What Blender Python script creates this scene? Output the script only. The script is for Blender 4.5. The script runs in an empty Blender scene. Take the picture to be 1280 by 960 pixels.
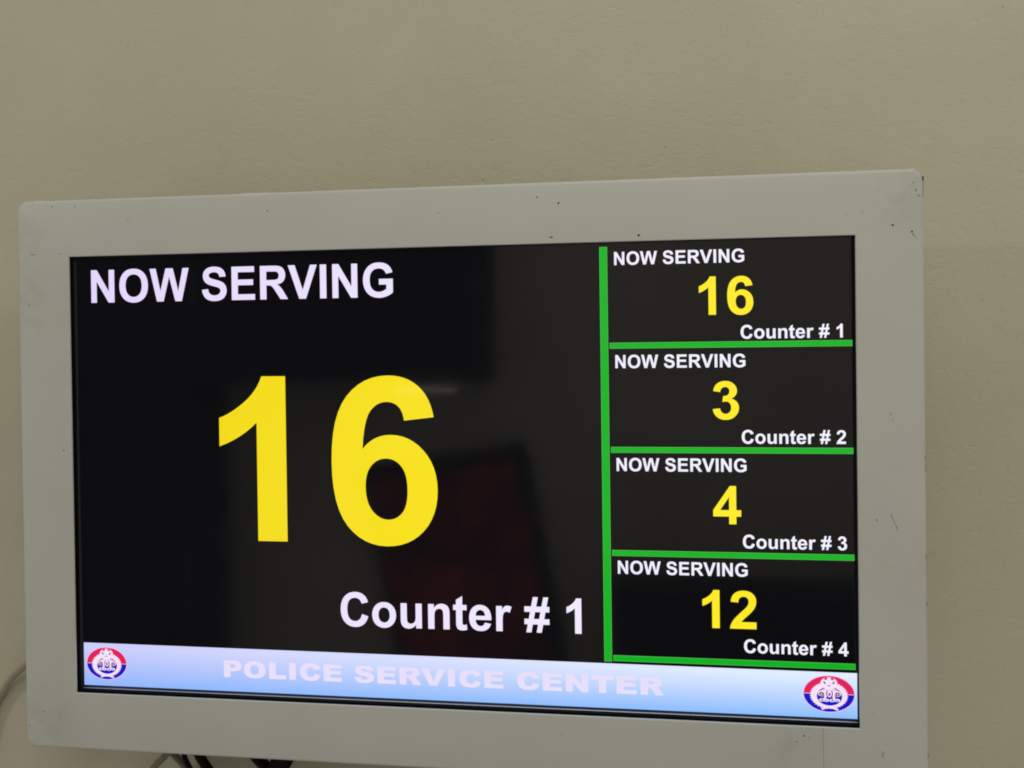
import bpy, bmesh, math, random
from mathutils import Matrix, Vector
random.seed(7)
scene = bpy.context.scene
COL = scene.collection

# ------------------------------------------------------------------ camera
# world: x right along the wall, z up, y into the wall; the front of the display frame is y = 0
CAM = Vector((0.12046, -0.67666, 0.12923))
RIGHT = Vector((0.99261, 0.12053, -0.01367))
FWD = Vector((-0.12065, 0.99266, -0.00779))
UP = Vector((0.01263, 0.00938, 0.99988))
F_PX, CX, CY = 960.0, 601.54, 424.76
cam = bpy.data.cameras.new('camera')
cam.sensor_width = 36.0
cam.lens = F_PX / 1280 * 36.0
cam.shift_x = (640 - CX) / 1280
cam.shift_y = (CY - 480) / 1280
cam.clip_start = 0.02
cam.clip_end = 60
camo = bpy.data.objects.new('camera', cam)
camo.matrix_world = Matrix(((RIGHT.x, UP.x, -FWD.x, CAM.x), (RIGHT.y, UP.y, -FWD.y, CAM.y),
                            (RIGHT.z, UP.z, -FWD.z, CAM.z), (0, 0, 0, 1)))
COL.objects.link(camo)
scene.camera = camo

def at(u, v, y):
    """photo pixel -> point on the plane at depth y"""
    q = RIGHT * ((u - CX) / F_PX) + FWD + UP * ((CY - v) / F_PX)
    return CAM + q * ((y - CAM.y) / q.y)

# ------------------------------------------------------------------ light
world = bpy.data.worlds.new('World')
scene.world = world
world.use_nodes = True
bg = world.node_tree.nodes['Background']
bg.inputs[0].default_value = (1.0, 0.985, 0.91, 1)
bg.inputs[1].default_value = 0.283

def lamp(name, loc, target, power, size, color=(1, 0.965, 0.83), shape='DISK', size_y=None):
    l = bpy.data.lights.new(name, 'AREA')
    l.energy = power
    l.shape = shape
    l.size = size
    if size_y:
        l.size_y = size_y
    l.color = color
    o = bpy.data.objects.new(name, l)
    o.location = loc
    o.rotation_euler = (Vector(target) - Vector(loc)).to_track_quat('-Z', 'Y').to_euler()
    COL.objects.link(o)
    return o
lamp('ceiling_lamp', (-3.60, -2.00, 1.54), (0, 0, 0), 19.0, 0.16)
lamp('ceiling_lamp', (1.75, -1.20, 1.64), (0, 0, 0), 5.4, 0.16)
lamp('ceiling_fill', (0.50, -2.1, 1.70), (0.40, -0.9, 0), 10.0, 1.6, shape='RECTANGLE', size_y=1.0)  # broad overhead fill, no particular fixture
lamp('ceiling_fill', (0.45, -0.85, 1.70), (0.45, -0.6, 0), 3.0, 1.2, shape='RECTANGLE', size_y=0.6)  # nearer overhead fill, added to lift the top bevel of the frame

vs = scene.view_settings
vs.view_transform = 'Standard'
vs.look = 'None'
vs.exposure = 0
vs.gamma = 1
vs.use_curve_mapping = False
scene.cycles.pixel_filter_type = 'BLACKMAN_HARRIS'
scene.cycles.filter_width = 1.9

# ------------------------------------------------------------------ materials
def s2l(r, g, b):
    return tuple(((c / 255) / 12.92 if c / 255 <= 0.04045 else ((c / 255 + 0.055) / 1.055) ** 2.4) for c in (r, g, b)) + (1,)

def mat(name, color=(0.5, 0.5, 0.5, 1), rough=0.5, spec=0.5, emit=None, strength=1.0, metallic=0.0):
    m = bpy.data.materials.new(name)
    m.use_nodes = True
    b = m.node_tree.nodes['Principled BSDF']
    b.inputs['Base Color'].default_value = color
    b.inputs['Roughness'].default_value = rough
    b.inputs['Specular IOR Level'].default_value = spec
    b.inputs['Metallic'].default_value = metallic
    if emit:
        b.inputs['Emission Color'].default_value = emit
        b.inputs['Emission Strength'].default_value = strength
    return m

class N:
    """small node helper"""
    def __init__(s, m):
        s.t = m.node_tree
        s.b = s.t.nodes['Principled BSDF']
    def new(s, kind, **kw):
        n = s.t.nodes.new(kind)
        for k, v in kw.items():
            setattr(n, k, v)
        return n
    def link(s, a, b):
        s.t.links.new(a, b)
    def coord(s):
        return s.new('ShaderNodeTexCoord').outputs['Object']
    def noise(s, vec, scale, detail=3, rough=0.55):
        n = s.new('ShaderNodeTexNoise')
        n.inputs['Scale'].default_value = scale
        n.inputs['Detail'].default_value = detail
        n.inputs['Roughness'].default_value = rough
        s.link(vec, n.inputs['Vector'])
        return n.outputs['Fac']
    def scaled(s, vec, sc, loc=(0, 0, 0)):
        n = s.new('ShaderNodeMapping')
        n.inputs['Scale'].default_value = sc
        n.inputs['Location'].default_value = loc
        s.link(vec, n.inputs['Vector'])
        return n.outputs['Vector']
    def rng(s, val, a, b, c=0.0, d=1.0):
        n = s.new('ShaderNodeMapRange')
        for i, x in enumerate((a, b, c, d)):
            n.inputs[i + 1].default_value = x
        s.link(val, n.inputs[0])
        return n.outputs[0]
    def math(s, op, a, b=None):
        n = s.new('ShaderNodeMath', operation=op)
        for i, x in enumerate((a, b)):
            if x is None:
                continue
            if isinstance(x, (int, float)):
                n.inputs[i].default_value = x
            else:
                s.link(x, n.inputs[i])
        return n.outputs[0]
    def mix(s, fac, a, b):
        n = s.new('ShaderNodeMix', data_type='RGBA')
        for sock, x in ((n.inputs[0], fac), (n.inputs[6], a), (n.inputs[7], b)):
            if isinstance(x, (int, float)):
                sock.default_value = x
            elif isinstance(x, tuple):
                sock.default_value = x
            else:
                s.link(x, sock)
        return n.outputs[2]
    def near(s, vec, p, r):
        """1 at point p falling to 0 at distance r"""
        d = s.new('ShaderNodeVectorMath', operation='DISTANCE')
        s.link(vec, d.inputs[0])
        d.inputs[1].default_value = p
        return s.rng(d.outputs['Value'], 0.0, r, 1.0, 0.0)
    def bump(s, h, strength, dist, chain=None):
        n = s.new('ShaderNodeBump')
        n.inputs['Strength'].default_value = strength
        n.inputs['Distance'].default_value = dist
        s.link(h, n.inputs['Height'])
        if chain is not None:
            s.link(chain, n.inputs['Normal'])
        return n.outputs['Normal']

# painted plaster wall
M_WALL = mat('cream_wall_paint', (0.70, 0.655, 0.50, 1), 0.62, 0.3)
n = N(M_WALL)
co = n.coord()
mid = n.noise(co, 22.0, 4)
col = n.mix(n.rng(n.noise(co, 5.0, 6, 0.6), 0.34, 0.66), (0.630, 0.592, 0.458, 1), (0.672, 0.634, 0.494, 1))
col = n.mix(n.rng(mid, 0.58, 0.80, 0.0, 0.34), col, (0.60, 0.555, 0.415, 1))
fl = n.noise(n.scaled(co, (110, 110, 150)), 1.0, 2)
col = n.mix(n.rng(fl, 0.725, 0.78, 0.0, 0.50), col, (0.34, 0.30, 0.21, 1))
n.link(col, n.b.inputs['Base Color'])
fine = n.noise(n.scaled(co, (240, 240, 300)), 1.0, 5, 0.68)
vf = n.noise(n.scaled(co, (90, 90, 120)), 1.0, 3)
dent = n.rng(n.noise(n.scaled(co, (75, 75, 110)), 1.0, 2), 0.62, 0.74)
h = n.math('ADD', n.math('ADD', fine, n.math('MULTIPLY', vf, 0.9)), n.math('MULTIPLY', dent, -0.45))
h = n.math('ADD', h, n.math('MULTIPLY', mid, 0.9))
n.link(n.bump(h, 0.45, 0.00095), n.b.inputs['Normal'])

# powder coated sheet metal of the frame
M_FRAME = mat('white_powder_coat', (0.66, 0.655, 0.60, 1), 0.42, 0.4)
n = N(M_FRAME)
co = n.coord()
blot = n.noise(co, 9.0, 5)
col = n.mix(n.rng(blot, 0.35, 0.7), (0.640, 0.644, 0.608, 1), (0.675, 0.676, 0.638, 1))
grime = n.noise(co, 60.0, 5, 0.65)
# brownish hand grime: upper right corner, left edge, lower left corner
for p, r, k, c in (((0.398, 0, 0.245), 0.045, 0.50, (0.50, 0.44, 0.36, 1)),
                   ((-0.400, 0, 0.165), 0.060, 0.50, (0.52, 0.46, 0.41, 1)),
                   ((-0.402, 0, 0.225), 0.030, 0.45, (0.50, 0.45, 0.40, 1)),
                   ((-0.385, 0, -0.235), 0.050, 0.55, (0.47, 0.46, 0.43, 1)),
                   ((0.300, 0, -0.222), 0.035, 0.45, (0.48, 0.45, 0.40, 1)),
                   ((0.385, 0, -0.060), 0.060, 0.25, (0.52, 0.49, 0.45, 1))):
    f_ = n.math('MULTIPLY', n.near(co, p, r), n.rng(grime, 0.40, 0.66, 0.15, 1.0))
    col = n.mix(n.math('MULTIPLY', f_, k), col, c)
spk = n.noise(co, 230.0, 2)
col = n.mix(n.rng(spk, 0.755, 0.80, 0.0, 0.5), col, (0.25, 0.23, 0.19, 1))
n.link(col, n.b.inputs['Base Color'])
n.link(n.rng(blot, 0.3, 0.7, 0.36, 0.50), n.b.inputs['Roughness'])
hh = n.math('ADD', n.noise(co, 700.0, 2), n.math('MULTIPLY', n.noise(co, 14.0, 3), 4.0))
n.link(n.bump(hh, 0.25, 0.00025), n.b.inputs['Normal'])

M_CHIP = mat('bare_dark_metal', (0.035, 0.03, 0.025, 1), 0.7, 0.3)
M_SCUFF = mat('scuffed_paint', (0.36, 0.335, 0.29, 1), 0.7, 0.2)
M_GLINT = mat('painted_edge_glint', (0.88, 0.87, 0.82, 1), 0.25, 0.8)  # pale colour standing in for glints on the top edge
M_BEZEL = mat('glossy_black_plastic', (0.006, 0.006, 0.008, 1), 0.16, 0.5)
M_BACK = mat('dark_housing', (0.03, 0.03, 0.03, 1), 0.6, 0.3)
M_STEEL = mat('grey_bracket_steel', (0.12, 0.12, 0.12, 1), 0.5, 0.5)

# the lit picture on the panel
GLASS = dict(color=(0.003, 0.003, 0.004, 1), rough=0.06, spec=0.66)
M_LCD = mat('lcd_black', emit=s2l(14, 14, 18), strength=0.55, **GLASS)
n = N(M_LCD)
co = n.coord()
wipe = n.noise(n.scaled(co, (9, 9, 26)), 1.0, 4, 0.6)          # faint wipe marks on the panel
n.link(n.rng(wipe, 0.35, 0.70, 0.045, 0.095), n.b.inputs['Roughness'])
M_WHITE = mat('pixel_white', emit=s2l(234, 222, 254), **GLASS)
n = N(M_WHITE)
sep = n.new('ShaderNodeSeparateXYZ')
n.link(n.coord(), sep.inputs[0])
n.link(n.mix(n.rng(sep.outputs[0], -0.34, 0.25), s2l(229, 215, 253), s2l(243, 240, 255)), n.b.inputs['Emission Color'])
M_YELLOW = mat('pixel_yellow', emit=s2l(246, 224, 28), **GLASS)
n = N(M_YELLOW)
sep = n.new('ShaderNodeSeparateXYZ')
n.link(n.coord(), sep.inputs[0])
n.link(n.mix(n.rng(sep.outputs[0], -0.2, 0.24), s2l(243, 219, 24), s2l(255, 234, 40)), n.b.inputs['Emission Color'])
M_GREEN = mat('pixel_green', emit=s2l(14, 178, 34), **GLASS)
M_GREENL = mat('pixel_green_edge', emit=s2l(84, 176, 84), **GLASS)
M_PINK = mat('pixel_pale_pink', emit=s2l(231, 222, 250), **GLASS)
M_RED = mat('pixel_red', emit=s2l(226, 34, 92), **GLASS)
M_BLUE = mat('pixel_blue', emit=s2l(28, 22, 190), **GLASS)
M_PLUM = mat('pixel_plum', emit=s2l(112, 30, 110), **GLASS)
M_PALE = mat('pixel_pale', emit=s2l(246, 226, 250), **GLASS)
M_LILAC = mat('pixel_lilac', emit=s2l(236, 200, 246), **GLASS)
M_BAND = mat('pixel_band', **GLASS)
n = N(M_BAND)
sep = n.new('ShaderNodeSeparateXYZ')
n.link(n.coord(), sep.inputs[0])
lr = n.rng(sep.outputs[0], -0.35, 0.30)
top = n.mix(lr, s2l(204, 205, 252), s2l(226, 238, 255))
low = n.mix(lr, s2l(142, 182, 252), s2l(136, 188, 254))
n.link(n.mix(n.rng(sep.outputs[2], -0.203, -0.166), low, top), n.b.inputs['Emission Color'])
n.b.inputs['Emission Strength'].default_value = 1.0

# ------------------------------------------------------------------ builders
def link(name, me, m, parent=None, **props):
    o = bpy.data.objects.new(name, me)
    COL.objects.link(o)
    if m is not None:
        for x in (m if isinstance(m, (list, tuple)) else [m]):
            me.materials.append(x)
    if parent:
        o.parent = parent
    for k, v in props.items():
        o[k] = v
    return o

def mesh(name, verts, faces):
    me = bpy.data.meshes.new(name)
    me.from_pydata([tuple(v) for v in verts], [], faces)
    me.update()
    return me

def box_into(bm, x0, x1, y0, y1, z0, z1):
    v = [bm.verts.new(p) for p in ((x0, y0, z0), (x1, y0, z0), (x1, y1, z0), (x0, y1, z0),
                                   (x0, y0, z1), (x1, y0, z1), (x1, y1, z1), (x0, y1, z1))]
    for f in ((0, 1, 5, 4), (1, 2, 6, 5), (2, 3, 7, 6), (3, 0, 4, 7), (4, 5, 6, 7), (3, 2, 1, 0)):
        bm.faces.new([v[i] for i in f])

def box(name, x0, x1, y0, y1, z0, z1, m, parent=None, bevel=0.0, **props):
    bm = bmesh.new()
    box_into(bm, x0, x1, y0, y1, z0, z1)
    if bevel:
        bmesh.ops.bevel(bm, geom=list(bm.edges), offset=bevel, segments=2, affect='EDGES')
    me = bpy.data.meshes.new(name)
    bm.to_mesh(me)
    bm.free()
    return link(name, me, m, parent, **props)

def smooth_by_angle(me, deg=35):
    bm = bmesh.new()
    bm.from_mesh(me)
    for f in bm.faces:
        f.smooth = True
    for e in bm.edges:
        if len(e.link_faces) == 2 and e.calc_face_angle(0) > math.radians(deg):
            e.smooth = False
    bm.to_mesh(me)
    bm.free()

def cable(name, pts, r, m, label, cat, group=None):
    cu = bpy.data.curves.new(name, 'CURVE')
    cu.dimensions = '3D'
    cu.bevel_depth = r
    cu.bevel_resolution = 4
    cu.resolution_u = 16
    cu.use_fill_caps = True
    sp = cu.splines.new('BEZIER')
    sp.bezier_points.add(len(pts) - 1)
    for b, p in zip(sp.bezier_points, pts):
        b.co = p
        b.handle_left_type = b.handle_right_type = 'AUTO'
    tmp = bpy.data.objects.new('tmp', cu)
    me = bpy.data.meshes.new_from_object(tmp)
    bpy.data.objects.remove(tmp)
    for p in me.polygons:
        p.use_smooth = True
    me.materials.clear()
    o = link(name, me, m, None, label=label, category=cat)
    if group:
        o['group'] = group
    return o

# ------------------------------------------------------------------ setting: the two walls
WALL_Y = 0.10
box('wall', -3.2, 3.2, WALL_Y, WALL_Y + 0.12, -2.0, 2.0, M_WALL, kind='structure')

# what the dark panel mirrors: the far side of the room, three metres behind the lens
M_FAR = mat('pale_far_wall', (0.62, 0.60, 0.54, 1), 0.8, 0.2)
n = N(M_FAR)
n.link(n.mix(n.rng(n.noise(n.coord(), 1.3, 3), 0.3, 0.7), (0.70, 0.68, 0.62, 1), (0.80, 0.78, 0.72, 1)), n.b.inputs['Base Color'])
box('wall', -3.2, 3.2, -3.12, -3.0, -2.0, 2.0, M_FAR, kind='structure')
M_DARKW = mat('dark_laminate', (0.012, 0.012, 0.015, 1), 0.55, 0.3)
M_REDB = mat('red_felt', (0.56, 0.105, 0.11, 1), 0.85, 0.1)
n = N(M_REDB)
co = n.coord()
n.link(n.mix(n.rng(n.noise(co, 3.2, 4, 0.6), 0.40, 0.62), (0.16, 0.035, 0.045, 1), (0.66, 0.12, 0.12, 1)), n.b.inputs['Base Color'])
M_STREAK = mat('added_streak_glow', (0.8, 0.8, 0.8, 1), 0.4, emit=(1, 0.95, 0.85, 1), strength=2.2)  # glow added only to give the screen a bright streak to mirror

def cupboard(x0, x1, z0, z1, dep, doors, label):
    e = bpy.data.objects.new('cupboard', None)
    COL.objects.link(e)
    e.location = ((x0 + x1) / 2, -3.0 + dep / 2, z0)
    e['label'], e['category'] = label, 'cupboard'
    w, hgt = x1 - x0, z1 - z0
    box('carcass', -w / 2, w / 2, -dep / 2, dep / 2, 0, hgt, M_DARKW, e, 0.004)
    for i in range(doors):
        a = -w / 2 + i * w / doors + 0.006
        d = box('door', a, a + w / doors - 0.012, dep / 2 + 0.001, dep / 2 + 0.020, 0.01, hgt - 0.01, M_DARKW, e, 0.003)
        box('handle', a + w / doors - 0.06, a + w / doors - 0.045, dep / 2 + 0.021, dep / 2 + 0.04, hgt * 0.4, hgt * 0.6, M_STEEL, d)
    return e
cupboard(-2.9, -0.26, -0.08, 0.80, 0.30, 4, 'wide dark wall cupboard mirrored in the upper part of the screen')
cupboard(-2.9, -1.62, -1.98, -0.09, 0.30, 2, 'tall dark floor cupboard below the wall cupboard')
cupboard(0.28, 2.4, -1.98, -1.02, 0.30, 3, 'low dark counter against the pale far wall')
t = box('streak_strip', -0.72, -0.42, -2.80, -2.790, -0.128, -0.121, M_STREAK, None, 0.003,
        label='thin glowing strip added for the bright streak mirrored in the screen', category='lamp')
brd = bpy.data.objects.new('notice_board', None)
COL.objects.link(brd)
brd.location = (-0.45, -2.985, -0.98)
brd.rotation_euler = (0, math.radians(-10), 0)
brd['label'], brd['category'] = 'tilted red notice board in a black frame on the far wall', 'notice board'
for a, b in ((-0.52, -0.116), (-0.110, 0.170), (0.176, 0.46)):
    box('felt', -0.37, 0.37, -0.012, 0.012, a, b, M_REDB, brd)
for a, b, c, d in ((-0.42, 0.42, 0.462, 0.525), (-0.42, 0.42, -0.585, -0.522)):
    box('frame_rail', a, b, -0.014, 0.03, c, d, M_DARKW, brd)
for a, b in ((-0.384, -0.372), (0.372, 0.432)):
    box('frame_stile', a, b, -0.0142, 0.028, -0.5215, 0.4615, M_DARKW, brd)

# ------------------------------------------------------------------ the display
XL, XR, ZB, ZT = -0.4081, 0.4095, -0.2621, 0.2618      # outer frame
OX, OZ = 0.3550, 0.2076                                # half opening
GY = 0.0060                                            # depth of the panel behind the frame front
disp = bpy.data.objects.new('queue_display', None)
COL.objects.link(disp)
disp.location = (0, 0, 0)
disp['label'] = 'white framed queue display with yellow counter numbers mounted on the cream wall'
disp['category'] = 'display'

def rounded(off, y, r):
    """rounded rectangle loop inset by off, counter-clockwise from the front, 4 corners x 9 points"""
    x0, x1, z0, z1 = XL + off, XR - off, ZB + off, ZT - off
    rr = max(r - off, 0.0015)
    out = []
    for cx_, cz_, a0 in ((x1 - rr, z1 - rr, 0), (x0 + rr, z1 - rr, 90), (x0 + rr, z0 + rr, 180), (x1 - rr, z0 + rr, 270)):
        for k in range(9):
            a = math.radians(a0 + 90 * k / 8)
            out.append((cx_ + rr * math.cos(a), y, cz_ + rr * math.sin(a)))
    return out
bm = bmesh.new()
R0, BV = 0.0105, 0.0034
loops = []
for k in range(5):
    a = math.pi / 2 * k / 4
    loops.append(rounded(BV * (1 - math.sin(a)), BV * (1 - math.cos(a)), R0))
loops.append(rounded(0, 0.0130, R0))
loops.append(rounded(0.006, 0.0136, R0))
LV = [[bm.verts.new(p) for p in lp] for lp in loops]
for a, b in zip(LV, LV[1:]):
    for i in range(36):
        j = (i + 1) % 36
        bm.faces.new((a[i], b[i], b[j], a[j]))
def rect(ox, oz, y):
    return [bm.verts.new(p) for p in ((ox, y, oz), (-ox, y, oz), (-ox, y, -oz), (ox, y, -oz))]
I0 = rect(OX + 0.0005, OZ + 0.0005, 0)
I1 = rect(OX, OZ, 0.0005)
I2 = rect(OX, OZ, 0.0016)
I3 = rect(OX + 0.004, OZ + 0.004, 0.0016)
for a, b in ((I0, I1), (I1, I2), (I2, I3)):
    for i in range(4):
        j = (i + 1) % 4
        bm.faces.new((a[j], b[j], b[i], a[i]))
front = LV[0]
for c in range(4):
    for k in range(8):
        bm.faces.new((front[c * 9 + k], front[c * 9 + k + 1], I0[c]))
    nx = (c + 1) % 4
    bm.faces.new((front[c * 9 + 8], front[nx * 9], I0[nx], I0[c]))
bmesh.ops.recalc_face_normals(bm, faces=list(bm.faces))
me = bpy.data.meshes.new('frame')
bm.to_mesh(me)
bm.free()
smooth_by_angle(me, 30)
frame = link('frame', me, M_FRAME, disp)

BX0, BX1, BZ0, BZ1 = -0.3514, 0.3556, -0.2029, 0.2098      # lit area of the panel
def bezel(m, parent):
    ch = 0.0009
    prof = [(0.0, GY - 0.0001), (-ch, GY - 0.0016), (None, GY - 0.0016), (None, GY - 0.0001)]
    vs_, fs = [], []
    for off, y in prof:
        if off is None:
            x0, x1, z0, z1 = -0.382, 0.382, -0.234, 0.234
        else:
            x0, x1, z0, z1 = BX0 + off, BX1 - off, BZ0 + off, BZ1 - off
        vs_ += [(x1, y, z1), (x0, y, z1), (x0, y, z0), (x1, y, z0)]
    for k in range(3):
        for i in range(4):
            j = (i + 1) % 4
            fs.append((4 * k + i, 4 * k + j, 4 * k + 4 + j, 4 * k + 4 + i))
    return link('bezel', mesh('bezel', vs_, fs), m, parent)
bz = bezel(M_BEZEL, disp)
M_TRIM = mat('satin_trim', (0.86, 0.84, 0.88, 1), 0.42, 0.5, metallic=1.0)
link('bottom_trim', mesh('bottom_trim', [(BX0 + 0.001, GY - 0.0004, BZ0 - 0.00025), (BX1 - 0.001, GY - 0.0004, BZ0 - 0.00025),
     (BX1 - 0.001, GY - 0.0021, BZ0 - 0.0013), (BX0 + 0.001, GY - 0.0021, BZ0 - 0.0013),
     (BX0 + 0.001, GY - 0.0004, BZ0 - 0.0013), (BX1 - 0.001, GY - 0.0004, BZ0 - 0.0013)],
     [(0, 1, 2, 3), (3, 2, 5, 4), (0, 3, 4), (1, 5, 2), (0, 4, 5, 1)]), M_TRIM, bz)
screen = box('screen', -0.384, 0.384, GY, GY + 0.018, -0.236, 0.236, M_LCD, disp)
box('housing', -0.37, 0.37, GY + 0.0185, 0.066, -0.225, 0.225, M_BACK, disp, 0.004)
box('wall_bracket', -0.10, 0.10, 0.0665, WALL_Y - 0.0005, -0.09, 0.09, M_STEEL, disp, 0.002)

# --- paint chips, scuffs and the welded seam on the sheet metal
def chip(u, v, w, h=None, ang=0.0, m=M_CHIP):
    """irregular flake at photo pixel (u, v), w x h pixels, lying on the front sheet"""
    h = h or w
    p = at(u, v, 0)
    k = 0.00064
    vs_ = []
    nn = 9
    ca, sa = math.cos(ang), math.sin(ang)
    for i in range(nn):
        a = 2 * math.pi * i / nn
        r = random.uniform(0.65, 1.15)
        x, z = math.cos(a) * r * w * k / 2, math.sin(a) * r * h * k / 2
        vs_.append((p.x + x * ca - z * sa, -0.00012, p.z + x * sa + z * ca))
    vs_.append((p.x, -0.00016, p.z))
    fs = [((i + 1) % nn, i, nn) for i in range(nn)]
    link('paint_chip', mesh('paint_chip', vs_, fs), m, frame)
for c in ((65, 259, 2.2), (93.5, 258.5, 1.8), (334, 263.5, 2.2), (671, 246.5, 2.6), (698, 253.8, 3.0), (689, 296.6, 4.5, 2.0),
          (798.5, 294, 3.6), (1116, 281.4, 3.0), (1139.8, 289.6, 3.0), (1141.6, 293.2, 2.4), (1144, 295.4, 1.3),
          (80, 563, 2.6), (1096, 650, 1.8), (1005, 920, 2.6), (1011, 921.5, 1.4), (603, 225.5, 1.6)):
    chip(*c)
for c in ((1142, 228, 2.6), (1144.5, 237.6, 2.8), (1148.5, 244.5, 5.5, 1.6, -0.8), (1078, 265.5, 1.2, 4), (548, 266, 2),
          (41, 318.2, 11, 1.4), (75.5, 317.4, 5, 1.2), (1113.4, 517.5, 1.4, 5, 0.3), (1116, 525, 1.2, 3, 0.3), (996, 927, 4, 1.4),
          (1092, 892.5, 2.2), (1103.5, 943, 1.6, 9, -0.2), (1108, 930, 1.3, 4), (55, 889.5, 6, 1.6), (37, 907, 5, 1.4, -0.5),
          (160, 275, 2.0), (36, 382, 2.4, 6, -0.1), (1058, 268, 3, 1.2), (702, 918, 2.2), (1013, 295.6, 4, 1.1)):
    chip(*c, m=M_SCUFF)
for i in range(8):                                     # dashed scratch on the right stile
    chip(1114.2 + i * 1.15 + random.uniform(-0.4, 0.4), 643.5 + i * 2.75, 1.1, 2.1 + random.uniform(-0.8, 1.0), 0.45)
# flakes worn off the right arris; pale slivers paint glints on the top one
def edge_wear_glint(x0, x1, z0, z1, m, y0=0.0004, y1=0.0030):
    box('edge_wear_glint', x0, x1, y0, y1, z0, z1, m, frame)
for v0, v1, w in ((220, 226, 0.0011), (228, 246, 0.0006), (570, 577, 0.0006), (580, 589, 0.0005), (694, 699, 0.0008), (753, 758, 0.0009), (942, 948, 0.0009)):
    a, b = at(1157, v0, 0), at(1157, v1, 0)
    edge_wear_glint(XR - 0.0010, XR - 0.0004 + w * 0.45, b.z, a.z, M_CHIP if w > 0.001 else M_SCUFF, 0.0012, 0.0036)
for u0, u1 in ((43, 47), (48.5, 53), (300, 334), (1137, 1143)):
    a, b = at(u0, 230, 0), at(u1, 230, 0)
    edge_wear_glint(a.x, b.x, ZT - 0.0016, ZT - 0.0003, M_GLINT, 0.0006, 0.0030)
s0, s1 = at(1029, 905, 0), at(1029, 985, 0)
M_SEAM = mat('dark_seam_line', (0.42, 0.41, 0.37, 1), 0.7, 0.2)  # own tone of the dark sliver along the weld
box('weld_seam', s0.x - 0.00022, s0.x + 0.00022, -0.00010, 0.0004, -0.2590, -OZ - 0.0008, M_SEAM, frame)

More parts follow.
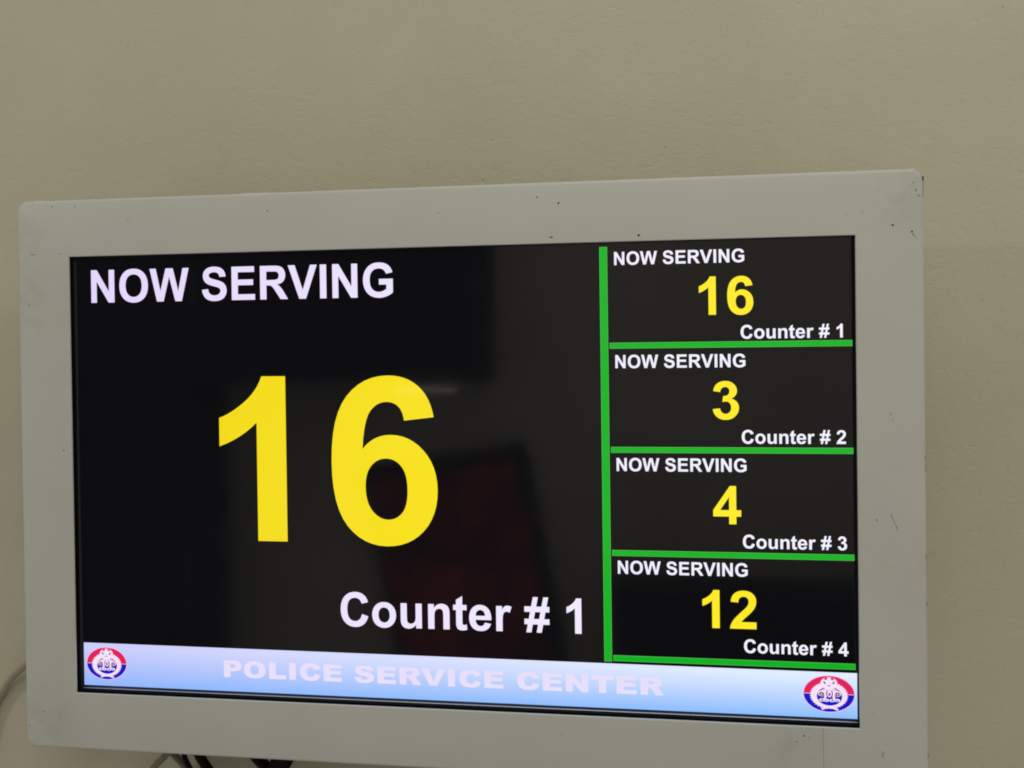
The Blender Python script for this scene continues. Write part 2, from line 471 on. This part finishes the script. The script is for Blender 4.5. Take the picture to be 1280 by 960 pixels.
# ------------------------------------------------------------------ lettering
BOLD = {
 'N': (1479, "M150 0V1466H438L1038 487V1466H1313V0H1016L425 956V0Z"),
 'O': (1593, "M89 724Q89 948 156 1100Q206 1212 292 1301Q379 1390 482 1433Q619 1491 798 1491Q1122 1491 1316 1290Q1511 1089 1511 731Q1511 376 1318 175Q1125 -25 802 -25Q475 -25 282 174Q89 374 89 724ZM394 734Q394 485 509 356Q624 228 801 228Q978 228 1091 355Q1205 483 1205 738Q1205 990 1094 1114Q984 1238 801 1238Q618 1238 506 1112Q394 987 394 734Z"),
 'W': (1933, "M360 0L10 1466H313L534 459L802 1466H1154L1411 442L1636 1466H1934L1578 0H1264L972 1096L681 0Z"),
 'S': (1366, "M74 477L362 505Q388 360 467 292Q547 224 682 224Q825 224 897 284Q970 345 970 426Q970 478 939 514Q909 551 833 578Q781 596 596 642Q358 701 262 787Q127 908 127 1082Q127 1194 190 1291Q254 1389 373 1440Q493 1491 662 1491Q938 1491 1077 1370Q1217 1249 1224 1047L928 1034Q909 1147 846 1196Q784 1246 659 1246Q530 1246 457 1193Q410 1159 410 1102Q410 1050 454 1013Q510 966 726 915Q942 864 1045 809Q1149 755 1207 660Q1266 566 1266 427Q1266 301 1196 191Q1126 81 998 27Q870 -26 679 -26Q401 -26 252 102Q103 231 74 477Z"),
 'E': (1366, "M149 0V1466H1236V1218H445V893H1181V646H445V247H1264V0Z"),
 'R': (1479, "M150 0V1466H773Q1008 1466 1114 1426Q1221 1387 1285 1286Q1349 1185 1349 1055Q1349 890 1252 782Q1155 675 962 647Q1058 591 1120 524Q1183 457 1289 286L1468 0H1114L900 319Q786 490 744 534Q702 579 655 595Q608 612 506 612H446V0ZM446 846H665Q878 846 931 864Q984 882 1014 926Q1044 970 1044 1036Q1044 1110 1004 1155Q965 1201 893 1213Q857 1218 677 1218H446Z"),
 'V': (1366, "M523 0L-1 1466H320L691 381L1050 1466H1364L839 0Z"),
 'I': (569, "M140 0V1466H436V0Z"),
 'G': (1593, "M830 539V786H1468V202Q1375 112 1198 43Q1022 -25 841 -25Q611 -25 440 71Q269 168 183 347Q97 527 97 738Q97 967 193 1145Q289 1323 474 1418Q615 1491 825 1491Q1098 1491 1251 1376Q1405 1262 1449 1060L1155 1005Q1124 1113 1038 1175Q953 1238 825 1238Q631 1238 516 1115Q402 992 402 750Q402 489 518 358Q634 228 822 228Q915 228 1008 264Q1102 301 1169 353V539Z"),
 'C': (1479, "M1087 539L1374 448Q1308 208 1154 91Q1001 -25 765 -25Q473 -25 285 174Q97 374 97 720Q97 1086 286 1288Q475 1491 783 1491Q1052 1491 1220 1332Q1320 1238 1370 1062L1077 992Q1051 1106 968 1172Q886 1238 768 1238Q605 1238 503 1121Q402 1004 402 742Q402 464 502 346Q602 228 762 228Q880 228 965 303Q1050 378 1087 539Z"),
 'o': (1251, "M82 546Q82 686 151 817Q220 948 346 1017Q473 1086 629 1086Q870 1086 1024 929Q1178 773 1178 534Q1178 293 1022 134Q867 -24 631 -24Q485 -24 352 42Q220 108 151 235Q82 363 82 546ZM370 531Q370 373 445 289Q520 205 630 205Q740 205 814 289Q889 373 889 533Q889 689 814 773Q740 857 630 857Q520 857 445 773Q370 689 370 531Z"),
 'u': (1251, "M847 0V159Q789 74 694 25Q600 -24 495 -24Q388 -24 303 23Q218 70 180 155Q142 240 142 390V1062H423V574Q423 350 438 299Q454 249 495 219Q536 190 599 190Q671 190 728 229Q785 269 806 327Q827 386 827 614V1062H1108V0Z"),
 'n': (1251, "M1114 0H833V542Q833 714 815 764Q797 815 756 843Q716 871 659 871Q586 871 528 831Q470 791 448 725Q427 659 427 481V0H146V1062H407V906Q546 1086 757 1086Q850 1086 927 1052Q1004 1019 1043 967Q1083 915 1098 849Q1114 783 1114 660Z"),
 't': (682, "M634 1062V838H442V410Q442 280 447 258Q453 237 472 223Q492 209 520 209Q559 209 633 236L657 18Q559 -24 435 -24Q359 -24 298 1Q237 27 208 67Q180 108 169 177Q160 226 160 375V838H31V1062H160V1273L442 1437V1062Z"),
 'e': (1139, "M762 338L1042 291Q988 137 871 56Q755 -24 580 -24Q303 -24 170 157Q65 302 65 523Q65 787 203 936Q341 1086 552 1086Q789 1086 926 929Q1063 773 1057 450H353Q356 325 421 255Q486 186 583 186Q649 186 694 222Q739 258 762 338ZM778 622Q775 744 715 807Q655 871 569 871Q477 871 417 804Q357 737 358 622Z"),
 'r': (797, "M416 0H135V1062H396V911Q463 1018 516 1052Q570 1086 638 1086Q734 1086 823 1033L736 788Q665 834 604 834Q545 834 504 801Q463 769 439 684Q416 599 416 328Z"),
 '#': (1139, "M98 -10L166 330H20V560H213L272 852H20V1082H319L400 1478H622L541 1082H776L857 1478H1076L995 1082H1118V852H948L889 560H1118V330H842L774 -10H553L621 330H388L320 -10ZM434 560L493 852H728L669 560Z"),
 '1': (1139, "M806 0H525V1059Q371 915 162 846V1101Q272 1137 401 1237Q530 1338 578 1472H806Z"),
 '2': (1139, "M1036 261V0H51Q67 148 147 280Q227 413 463 632Q653 809 696 872Q754 959 754 1044Q754 1138 703 1188Q653 1239 564 1239Q476 1239 424 1186Q372 1133 364 1010L84 1038Q109 1270 241 1371Q373 1472 571 1472Q788 1472 912 1355Q1036 1238 1036 1064Q1036 965 1000 875Q965 786 888 688Q837 623 704 501Q571 379 535 338Q500 298 478 261Z"),
 '3': (1139, "M76 389L348 422Q361 318 418 263Q475 208 556 208Q643 208 702 274Q762 340 762 452Q762 558 705 620Q648 682 566 682Q512 682 437 661L468 890Q582 887 642 939Q702 992 702 1079Q702 1153 658 1197Q614 1241 541 1241Q469 1241 418 1191Q367 1141 356 1045L97 1089Q124 1222 178 1301Q233 1381 330 1426Q428 1472 549 1472Q756 1472 881 1340Q984 1232 984 1096Q984 903 773 788Q899 761 974 667Q1050 573 1050 440Q1050 247 909 111Q768 -25 558 -25Q359 -25 228 89Q97 204 76 389Z"),
 '4': (1139, "M638 0V295H38V541L674 1472H910V542H1092V295H910V0ZM638 542V1043L301 542Z"),
 '6': (1139, "M1049 1107L777 1077Q767 1161 725 1201Q683 1241 616 1241Q527 1241 465 1161Q404 1081 388 828Q493 952 649 952Q825 952 950 818Q1076 684 1076 472Q1076 247 944 111Q812 -25 605 -25Q383 -25 240 147Q97 320 97 713Q97 1116 246 1294Q395 1472 633 1472Q800 1472 909 1378Q1019 1285 1049 1107ZM412 494Q412 357 475 282Q538 208 619 208Q697 208 749 269Q801 330 801 469Q801 612 745 678Q689 745 605 745Q524 745 468 681Q412 618 412 494Z"),
 ' ': (569, ""),
}
HEAVY = {
 'P': (1466, "M150 0V1466H903Q1149 1466 1272 1349Q1395 1232 1395 1016Q1395 794 1261 669Q1128 544 854 544H606V0ZM606 841H717Q848 841 901 886Q954 932 954 1003Q954 1072 908 1120Q862 1168 735 1168H606Z"),
 'O': (1706, "M87 732Q87 1091 287 1291Q487 1491 844 1491Q1210 1491 1408 1294Q1606 1098 1606 744Q1606 487 1519 322Q1433 158 1269 66Q1106 -25 862 -25Q614 -25 451 54Q289 133 188 304Q87 475 87 732ZM540 730Q540 508 622 411Q705 314 847 314Q993 314 1073 409Q1153 504 1153 750Q1153 957 1069 1052Q986 1148 843 1148Q706 1148 623 1051Q540 954 540 730Z"),
 'L': (1366, "M150 0V1466H603V361H1310V0Z"),
 'I': (797, "M170 0V1466H625V0Z"),
 'C': (1593, "M1141 598L1538 478Q1498 311 1412 199Q1326 87 1198 30Q1071 -27 874 -27Q635 -27 483 43Q332 113 222 289Q112 465 112 739Q112 1105 306 1301Q501 1498 857 1498Q1136 1498 1295 1385Q1455 1272 1533 1039L1133 950Q1112 1018 1089 1049Q1051 1101 996 1129Q941 1157 873 1157Q719 1157 637 1033Q575 941 575 744Q575 500 649 409Q723 319 857 319Q987 319 1053 392Q1120 465 1141 598Z"),
 'E': (1479, "M150 0V1466H1364V1153H604V920H1309V621H604V332H1386V0Z"),
 'S': (1479, "M72 485L503 512Q517 407 560 352Q630 263 760 263Q857 263 909 308Q962 354 962 414Q962 471 912 516Q862 561 680 601Q382 668 255 779Q127 890 127 1062Q127 1175 192 1275Q258 1376 389 1433Q521 1491 750 1491Q1031 1491 1178 1386Q1326 1282 1354 1054L927 1029Q910 1128 855 1173Q801 1218 705 1218Q626 1218 586 1184Q546 1151 546 1103Q546 1068 579 1040Q611 1011 731 986Q1028 922 1156 856Q1285 791 1343 694Q1402 597 1402 477Q1402 336 1324 217Q1246 98 1106 36Q966 -25 753 -25Q379 -25 235 119Q91 263 72 485Z"),
 'R': (1593, "M150 0V1466H905Q1115 1466 1226 1430Q1337 1394 1405 1296Q1473 1199 1473 1059Q1473 937 1421 848Q1369 760 1278 705Q1220 670 1119 647Q1200 620 1237 593Q1262 575 1309 516Q1357 457 1373 425L1593 0H1082L840 448Q794 535 758 561Q709 595 647 595H607V0ZM607 872H798Q829 872 918 892Q963 901 991 938Q1020 975 1020 1023Q1020 1094 975 1132Q930 1170 806 1170H607Z"),
 'V': (1593, "M0 1466H475L805 411L1132 1466H1593L1048 0H556Z"),
 'N': (1706, "M150 0V1466H575L1130 651V1466H1559V0H1130L579 809V0Z"),
 'T': (1479, "M50 1466H1428V1104H965V0H512V1104H50Z"),
 ' ': (683, ""),
}
import re
def contours(path, steps=6):
    out, cur, p = [], [], (0, 0)
    for cmd, args in re.findall(r'([MLHVQZ])([^MLHVQZ]*)', path):
        a = [float(x) for x in args.split()]
        if cmd == 'M':
            cur = [tuple(a)]
        elif cmd == 'L':
            cur.append(tuple(a))
        elif cmd == 'H':
            cur.append((a[0], cur[-1][1]))
        elif cmd == 'V':
            cur.append((cur[-1][0], a[0]))
        elif cmd == 'Q':
            x0, y0 = cur[-1]
            for k in range(1, steps + 1):
                t = k / steps
                cur.append(((1 - t) ** 2 * x0 + 2 * t * (1 - t) * a[0] + t * t * a[2],
                            (1 - t) ** 2 * y0 + 2 * t * (1 - t) * a[1] + t * t * a[3]))
        elif cmd == 'Z':
            if abs(cur[0][0] - cur[-1][0]) + abs(cur[0][1] - cur[-1][1]) < 1e-6:
                cur.pop()
            out.append(cur)
    return out

def filled(polys, depth=0.00003):
    """flat mesh of 2-D outlines (holes are cut), x-y of the outline -> x-z of the screen"""
    cu = bpy.data.curves.new('outline', 'CURVE')
    cu.dimensions = '2D'
    cu.fill_mode = 'BOTH'
    cu.extrude = depth
    for poly in polys:
        sp = cu.splines.new('POLY')
        sp.points.add(len(poly) - 1)
        sp.use_cyclic_u = True
        for q, (x, y) in zip(sp.points, poly):
            q.co = (x, y, 0, 1)
    tmp = bpy.data.objects.new('tmp', cu)
    me = bpy.data.meshes.new_from_object(tmp)
    bpy.data.objects.remove(tmp)
    me.materials.clear()
    me.transform(Matrix.Rotation(math.pi / 2, 4, 'X'))
    return me

def on_panel(me, layer):
    """outlines are measured on a plane 12 mm behind the frame front; carry them to the panel along the lines of sight"""
    k = (GY - CAM.y) / (0.012 - CAM.y)
    me.transform(Matrix.Translation((CAM.x, GY - layer, CAM.z)) @ Matrix.Diagonal((k, 1, k, 1)) @ Matrix.Translation((-CAM.x, 0, -CAM.z)))

def text(s, font, x_left, x_right, base, cap, m, layer=0.00025):
    """text whose ink runs from x_left to x_right (mm) on the baseline base (mm) with capitals cap mm high"""
    polys, pen = [], 0
    for ch in s:
        adv, path = font[ch]
        polys += [[(x + pen, y) for x, y in c] for c in contours(path)]
        pen += adv
    lo = min(x for c in polys for x, y in c)
    hi = max(x for c in polys for x, y in c)
    sx, sy = (x_right - x_left) / (hi - lo) / 1000, cap / 1466 / 1000
    polys = [[(x_left / 1000 + (x - lo) * sx, base / 1000 + y * sy) for x, y in c] for c in polys]
    me = filled(polys)
    on_panel(me, layer)
    return link('lettering', me, m, screen)

def bar(x0, x1, z0, z1):
    e = 0.45
    for q, m, ly in ((0, M_GREENL, 0.00018), (e, M_GREEN, 0.00028)):
        a, b, c, d = (x0 + q) / 1000, (x1 - q) / 1000, (z0 + q) / 1000, (z1 - q) / 1000
        me = filled([[(a, c), (b, c), (b, d), (a, d)]])
        on_panel(me, ly)
        link('divider_bar' if q else 'divider_outline', me, m, screen)

text('NOW SERVING', BOLD, -340.3, -44.0, 164.1, 31.3, M_WHITE)
text('16', BOLD, -213.2, -5.1, -62.2, 153.8, M_YELLOW)
text('Counter # 1', BOLD, -97.8, 123.4, -139.6, 31.4, M_WHITE)
bar(143.1, 150.0, -163.4, 204.6)
for i, z in enumerate((117.1, 24.9, -66.6, -160.2)):
    bar(151.1, 355.6, z - 2.65, z + 2.65)
for i, (num, a, b, cr) in enumerate((('16', 228.6, 274.4, 347.9), ('3', 239.3, 261.4, 349.6), ('4', 238.7, 262.3, 349.7), ('12', 228.6, 274.1, 350.0))):
    dz = -91.1 * i
    text('NOW SERVING', BOLD, 156.0, 267.2, 188.3 + dz, 11.6, M_WHITE)
    text(num, BOLD, a, b, 142.7 + dz + (0.4 if i in (0, 1) else 0), 33.2, M_YELLOW)
    text('Counter # %d' % (i + 1), BOLD, 263.5, cr, 121.9 + dz * 1.0, 11.8, M_WHITE)
me = filled([[(-0.3545, -0.2050), (0.3568, -0.2050), (0.3568, -0.1656), (-0.3545, -0.1640)]])
on_panel(me, 0.00018)
link('banner', me, M_BAND, screen)
text('POLICE SERVICE CENTER', HEAVY, -212.5, 194.8, -191.7, 15.7, M_PINK, 0.00030)

# --- round crest at each end of the banner
def ell(cx_, cy_, rx, ry, a0=0, a1=360, nseg=40):
    closed = a1 - a0 >= 360
    return [(cx_ + rx * math.cos(math.radians(a0 + (a1 - a0) * k / nseg)), cy_ + ry * math.sin(math.radians(a0 + (a1 - a0) * k / nseg)))
            for k in range(nseg if closed else nseg + 1)]

def stroke(pts, w):
    """closed outline of a stroke of width w along pts"""
    L, R_ = [], []
    for i, (x, y) in enumerate(pts):
        a = pts[max(i - 1, 0)]
        b = pts[min(i + 1, len(pts) - 1)]
        dx, dy = b[0] - a[0], b[1] - a[1]
        d = math.hypot(dx, dy) or 1
        ww = w if isinstance(w, (int, float)) else w[i]
        L.append((x - dy / d * ww / 2, y + dx / d * ww / 2))
        R_.append((x + dy / d * ww / 2, y - dx / d * ww / 2))
    return L + R_[::-1]

def crest(cx_, cz_, hw, hh):
    """drawn in a unit disc (x -1..1, y -1..1) and stretched to hw x hh mm"""
    lay = []
    lay.append((M_LILAC, [ell(0, 0, 1.035, 1.045)]))
    lay.append((M_RED, [ell(0, 0, 1.0, 1.0, 0, 180)]))
    lay.append((M_BLUE, [ell(0, 0, 1.0, 1.0, 180, 360)]))
    lay.append((M_LILAC, [[(-0.99, -0.016), (0.99, -0.016), (0.99, 0.016), (-0.99, 0.016)]]))
    # laurel wreath with a toothed outer edge, open over the top
    wr = []
    nT = 30
    for k in range(nT * 2 + 1):
        a = math.radians(118 + 304 * k / (nT * 2))
        r = 0.78 if k % 2 else 0.715
        wr.append((0.0 + r * math.cos(a) * 0.985, -0.08 + r * math.sin(a) * 0.99))
    lay.append((M_PALE, [wr]))
    # crossed stems under the wreath
    lay.append((M_PALE, [stroke([(-0.30, -0.86), (-0.12, -0.77), (0.12, -0.72), (0.3, -0.62)], 0.10),
                         ]))
    lay.append((M_PALE, [stroke([(0.36, -0.88), (0.14, -0.77), (-0.10, -0.72), (-0.3, -0.62)], 0.10)]))
    lay.append((M_BLUE, [[(-0.12, -0.86), (0.0, -0.82), (0.18, -0.86), (0.10, -0.93), (-0.06, -0.93)]]))
    # medallion
    lay.append((M_PLUM, [ell(0.02, -0.13, 0.50, 0.52, 0, 180)]))
    lay.append((M_BLUE, [ell(0.02, -0.13, 0.50, 0.52, 180, 360)]))
    # white ornament in the medallion: a curl and a stem each side, a loop between, a row of curls below
    def spiral(x, y, r, s, turns=1.35, a0=0.4):
        return [(x + s * (r * (1 - 0.80 * k / 26)) * math.cos(2 * math.pi * turns * k / 26 + a0),
                 y + (r * (1 - 0.80 * k / 26)) * math.sin(2 * math.pi * turns * k / 26 + a0)) for k in range(27)]
    def taper(nn, a, b):
        return [a + (b - a) * k / (nn - 1) for k in range(nn)]
    lay.append((M_LILAC, [ell(0.02, -0.09, 0.45, 0.42, 6, 174)]))
    for s in (-1, 1):
        lay.append((M_PALE, [ell(0.02 + s * 0.305, 0.02, 0.150, 0.160)]))
        lay.append((M_PLUM, [stroke(spiral(0.02 + s * 0.305, 0.010, 0.120, s, 1.30, 2.6), taper(27, 0.050, 0.070))]))
        lay.append((M_PALE, [stroke([(0.02 + s * 0.15, 0.21), (0.02 + s * 0.165, 0.02), (0.02 + s * 0.155, -0.14), (0.02 + s * 0.20, -0.31)], 0.095)]))
        lay.append((M_PLUM, [stroke([(0.02 + s * 0.095, 0.17), (0.02 + s * 0.110, 0.03), (0.02 + s * 0.095, -0.13)], 0.045)]))
        lay.append((M_BLUE, [[(0.02 + s * 0.46, -0.10), (0.02 + s * 0.33, -0.17), (0.02 + s * 0.23, -0.185), (0.02 + s * 0.25, -0.235), (0.02 + s * 0.37, -0.25), (0.02 + s * 0.44, -0.31), (0.02 + s * 0.475, -0.2)]]))
    lay.append((M_PALE, [ell(0.02, 0.0, 0.090, 0.185)]))
    lay.append((M_PLUM, [ell(0.02, -0.02, 0.040, 0.085)]))
    lay.append((M_BLUE, [[(-0.10, -0.19), (0.14, -0.19), (0.16, -0.24), (0.02, -0.27), (-0.12, -0.24)]]))
    for k, x in enumerate((-0.29, -0.10, 0.12, 0.33)):
        lay.append((M_PALE, [ell(x, -0.36 + 0.06 * abs(x), 0.105, 0.090)]))
        if k % 2 == 0:
            lay.append((M_BLUE, [ell(x + 0.01, -0.36 + 0.06 * abs(x), 0.045, 0.042)]))
        else:
            lay.append((M_BLUE, [stroke([(x - 0.07, -0.33), (x + 0.01, -0.37), (x + 0.03, -0.42)], 0.035)]))
    # crescent disc with the star
    lay.append((M_PALE, [ell(0.0, 0.60, 0.335, 0.345)]))
    for s in (-1, 1):
        lay.append((M_RED, [[(s * 0.055, 0.93), (s * 0.17, 0.90), (s * 0.20, 0.80), (s * 0.10, 0.78), (s * 0.075, 0.84)]]))
        lay.append((M_PLUM, [[(s * 0.24, 0.72), (s * 0.145, 0.66), (s * 0.135, 0.56), (s * 0.19, 0.57)]]))
    lay.append((M_PLUM, [[(-0.085, 0.46), (0.0, 0.50), (0.085, 0.46), (0.0, 0.435)]]))
    for s in (-1, 1):                                   # leaf veins
        for a in (215, 180, 152, 245):
            t_ = math.radians(a if s < 0 else 180 - a)
            x, y = 0.61 * math.cos(t_), -0.08 + 0.62 * math.sin(t_)
            lay.append((M_LILAC, [[(x - 0.035, y - 0.02), (x + 0.03, y - 0.035), (x + 0.035, y + 0.02), (x - 0.02, y + 0.035)]]))
    bm = bmesh.new()
    mats = []
    for i, (m, polys) in enumerate(lay):
        me = filled([[((cx_ + x * hw) / 1000, (cz_ + y * hh) / 1000) for x, y in p] for p in polys], 0.0)
        on_panel(me, 0.00030 + 0.00001 * i)
        if m not in mats:
            mats.append(m)
        k0 = len(bm.faces)
        bm.from_mesh(me)
        bm.faces.ensure_lookup_table()
        for f in bm.faces[k0:]:
            f.material_index = mats.index(m)
        bpy.data.meshes.remove(me)
    for f in bm.faces:
        if f.normal.y > 0:
            f.normal_flip()
    me = bpy.data.meshes.new('crest')
    bm.to_mesh(me)
    bm.free()
    link('crest', me, mats, screen, label='round red and blue crest with white wreath, crescent and star')
crest(-331.1, -183.5, 20.3, 15.3)
crest(333.6, -184.3, 20.8, 15.4)

# ------------------------------------------------------------------ cables behind and under the display
M_CREAM = mat('cream_cable_sheath', (0.42, 0.38, 0.28, 1), 0.5, 0.2)
M_BLACKC = mat('black_cable_sheath', (0.006, 0.006, 0.006, 1), 0.55, 0.15)
M_TAN = mat('tan_cable_sheath', (0.24, 0.20, 0.14, 1), 0.55, 0.4)
def P(u, v, y):
    p = at(u, v, y)
    return (p.x, p.y, p.z)
cable('cable', [P(150, 800, 0.078), P(60, 815, 0.085), P(24, 838, 0.090), P(6, 860, 0.094), P(-14, 905, 0.095), P(-24, 1010, 0.0955)], 0.0038, M_CREAM,
      'cream round cable curving out beside the left edge of the frame', 'cable')
cable('cable', [P(236, 900, 0.070), P(212, 938, 0.075), P(186, 968, 0.085), P(160, 1030, 0.093)], 0.0036, M_TAN,
      'tan cable slanting down to the left below the frame', 'cable')
cable('cable', [P(196, 905, 0.074), P(214, 938, 0.0825), P(236, 966, 0.087), P(262, 1030, 0.093)], 0.0034, M_TAN,
      'tan cable slanting down to the right, crossing the other tan one', 'cable')
cable('cable', [P(222, 905, 0.072), P(230, 944, 0.073), P(240, 968, 0.076), P(246, 1040, 0.090)], 0.0026, M_BLACKC,
      'thin black cable below the frame next to the thicker black one', 'cable')
cable('cable', [P(232, 905, 0.067), P(249, 944, 0.068), P(264, 968, 0.072), P(290, 1040, 0.088)], 0.0047, M_BLACKC,
      'thick black cable below the frame beside the thin black one', 'cable')
cable('cable', [P(290, 910, 0.070), P(325, 951, 0.071), P(345, 972, 0.074), P(360, 1040, 0.088)], 0.0056, M_BLACKC,
      'thick black power cord emerging under the frame near the dark plug', 'cable')
# moulded plug hanging under the frame
plug = bpy.data.objects.new('power_plug', None)
COL.objects.link(plug)
pp = at(352, 952, 0.062)
plug.location = pp
plug.rotation_euler = (0, math.radians(28), 0)
plug['label'], plug['category'] = 'black moulded power plug tucked under the frame', 'plug'
box('body', -0.010, 0.010, -0.008, 0.008, -0.022, 0.020, M_BLACKC, plug, 0.003)
box('strain_relief', -0.005, 0.005, -0.005, 0.005, -0.040, -0.0222, M_BLACKC, plug, 0.002)
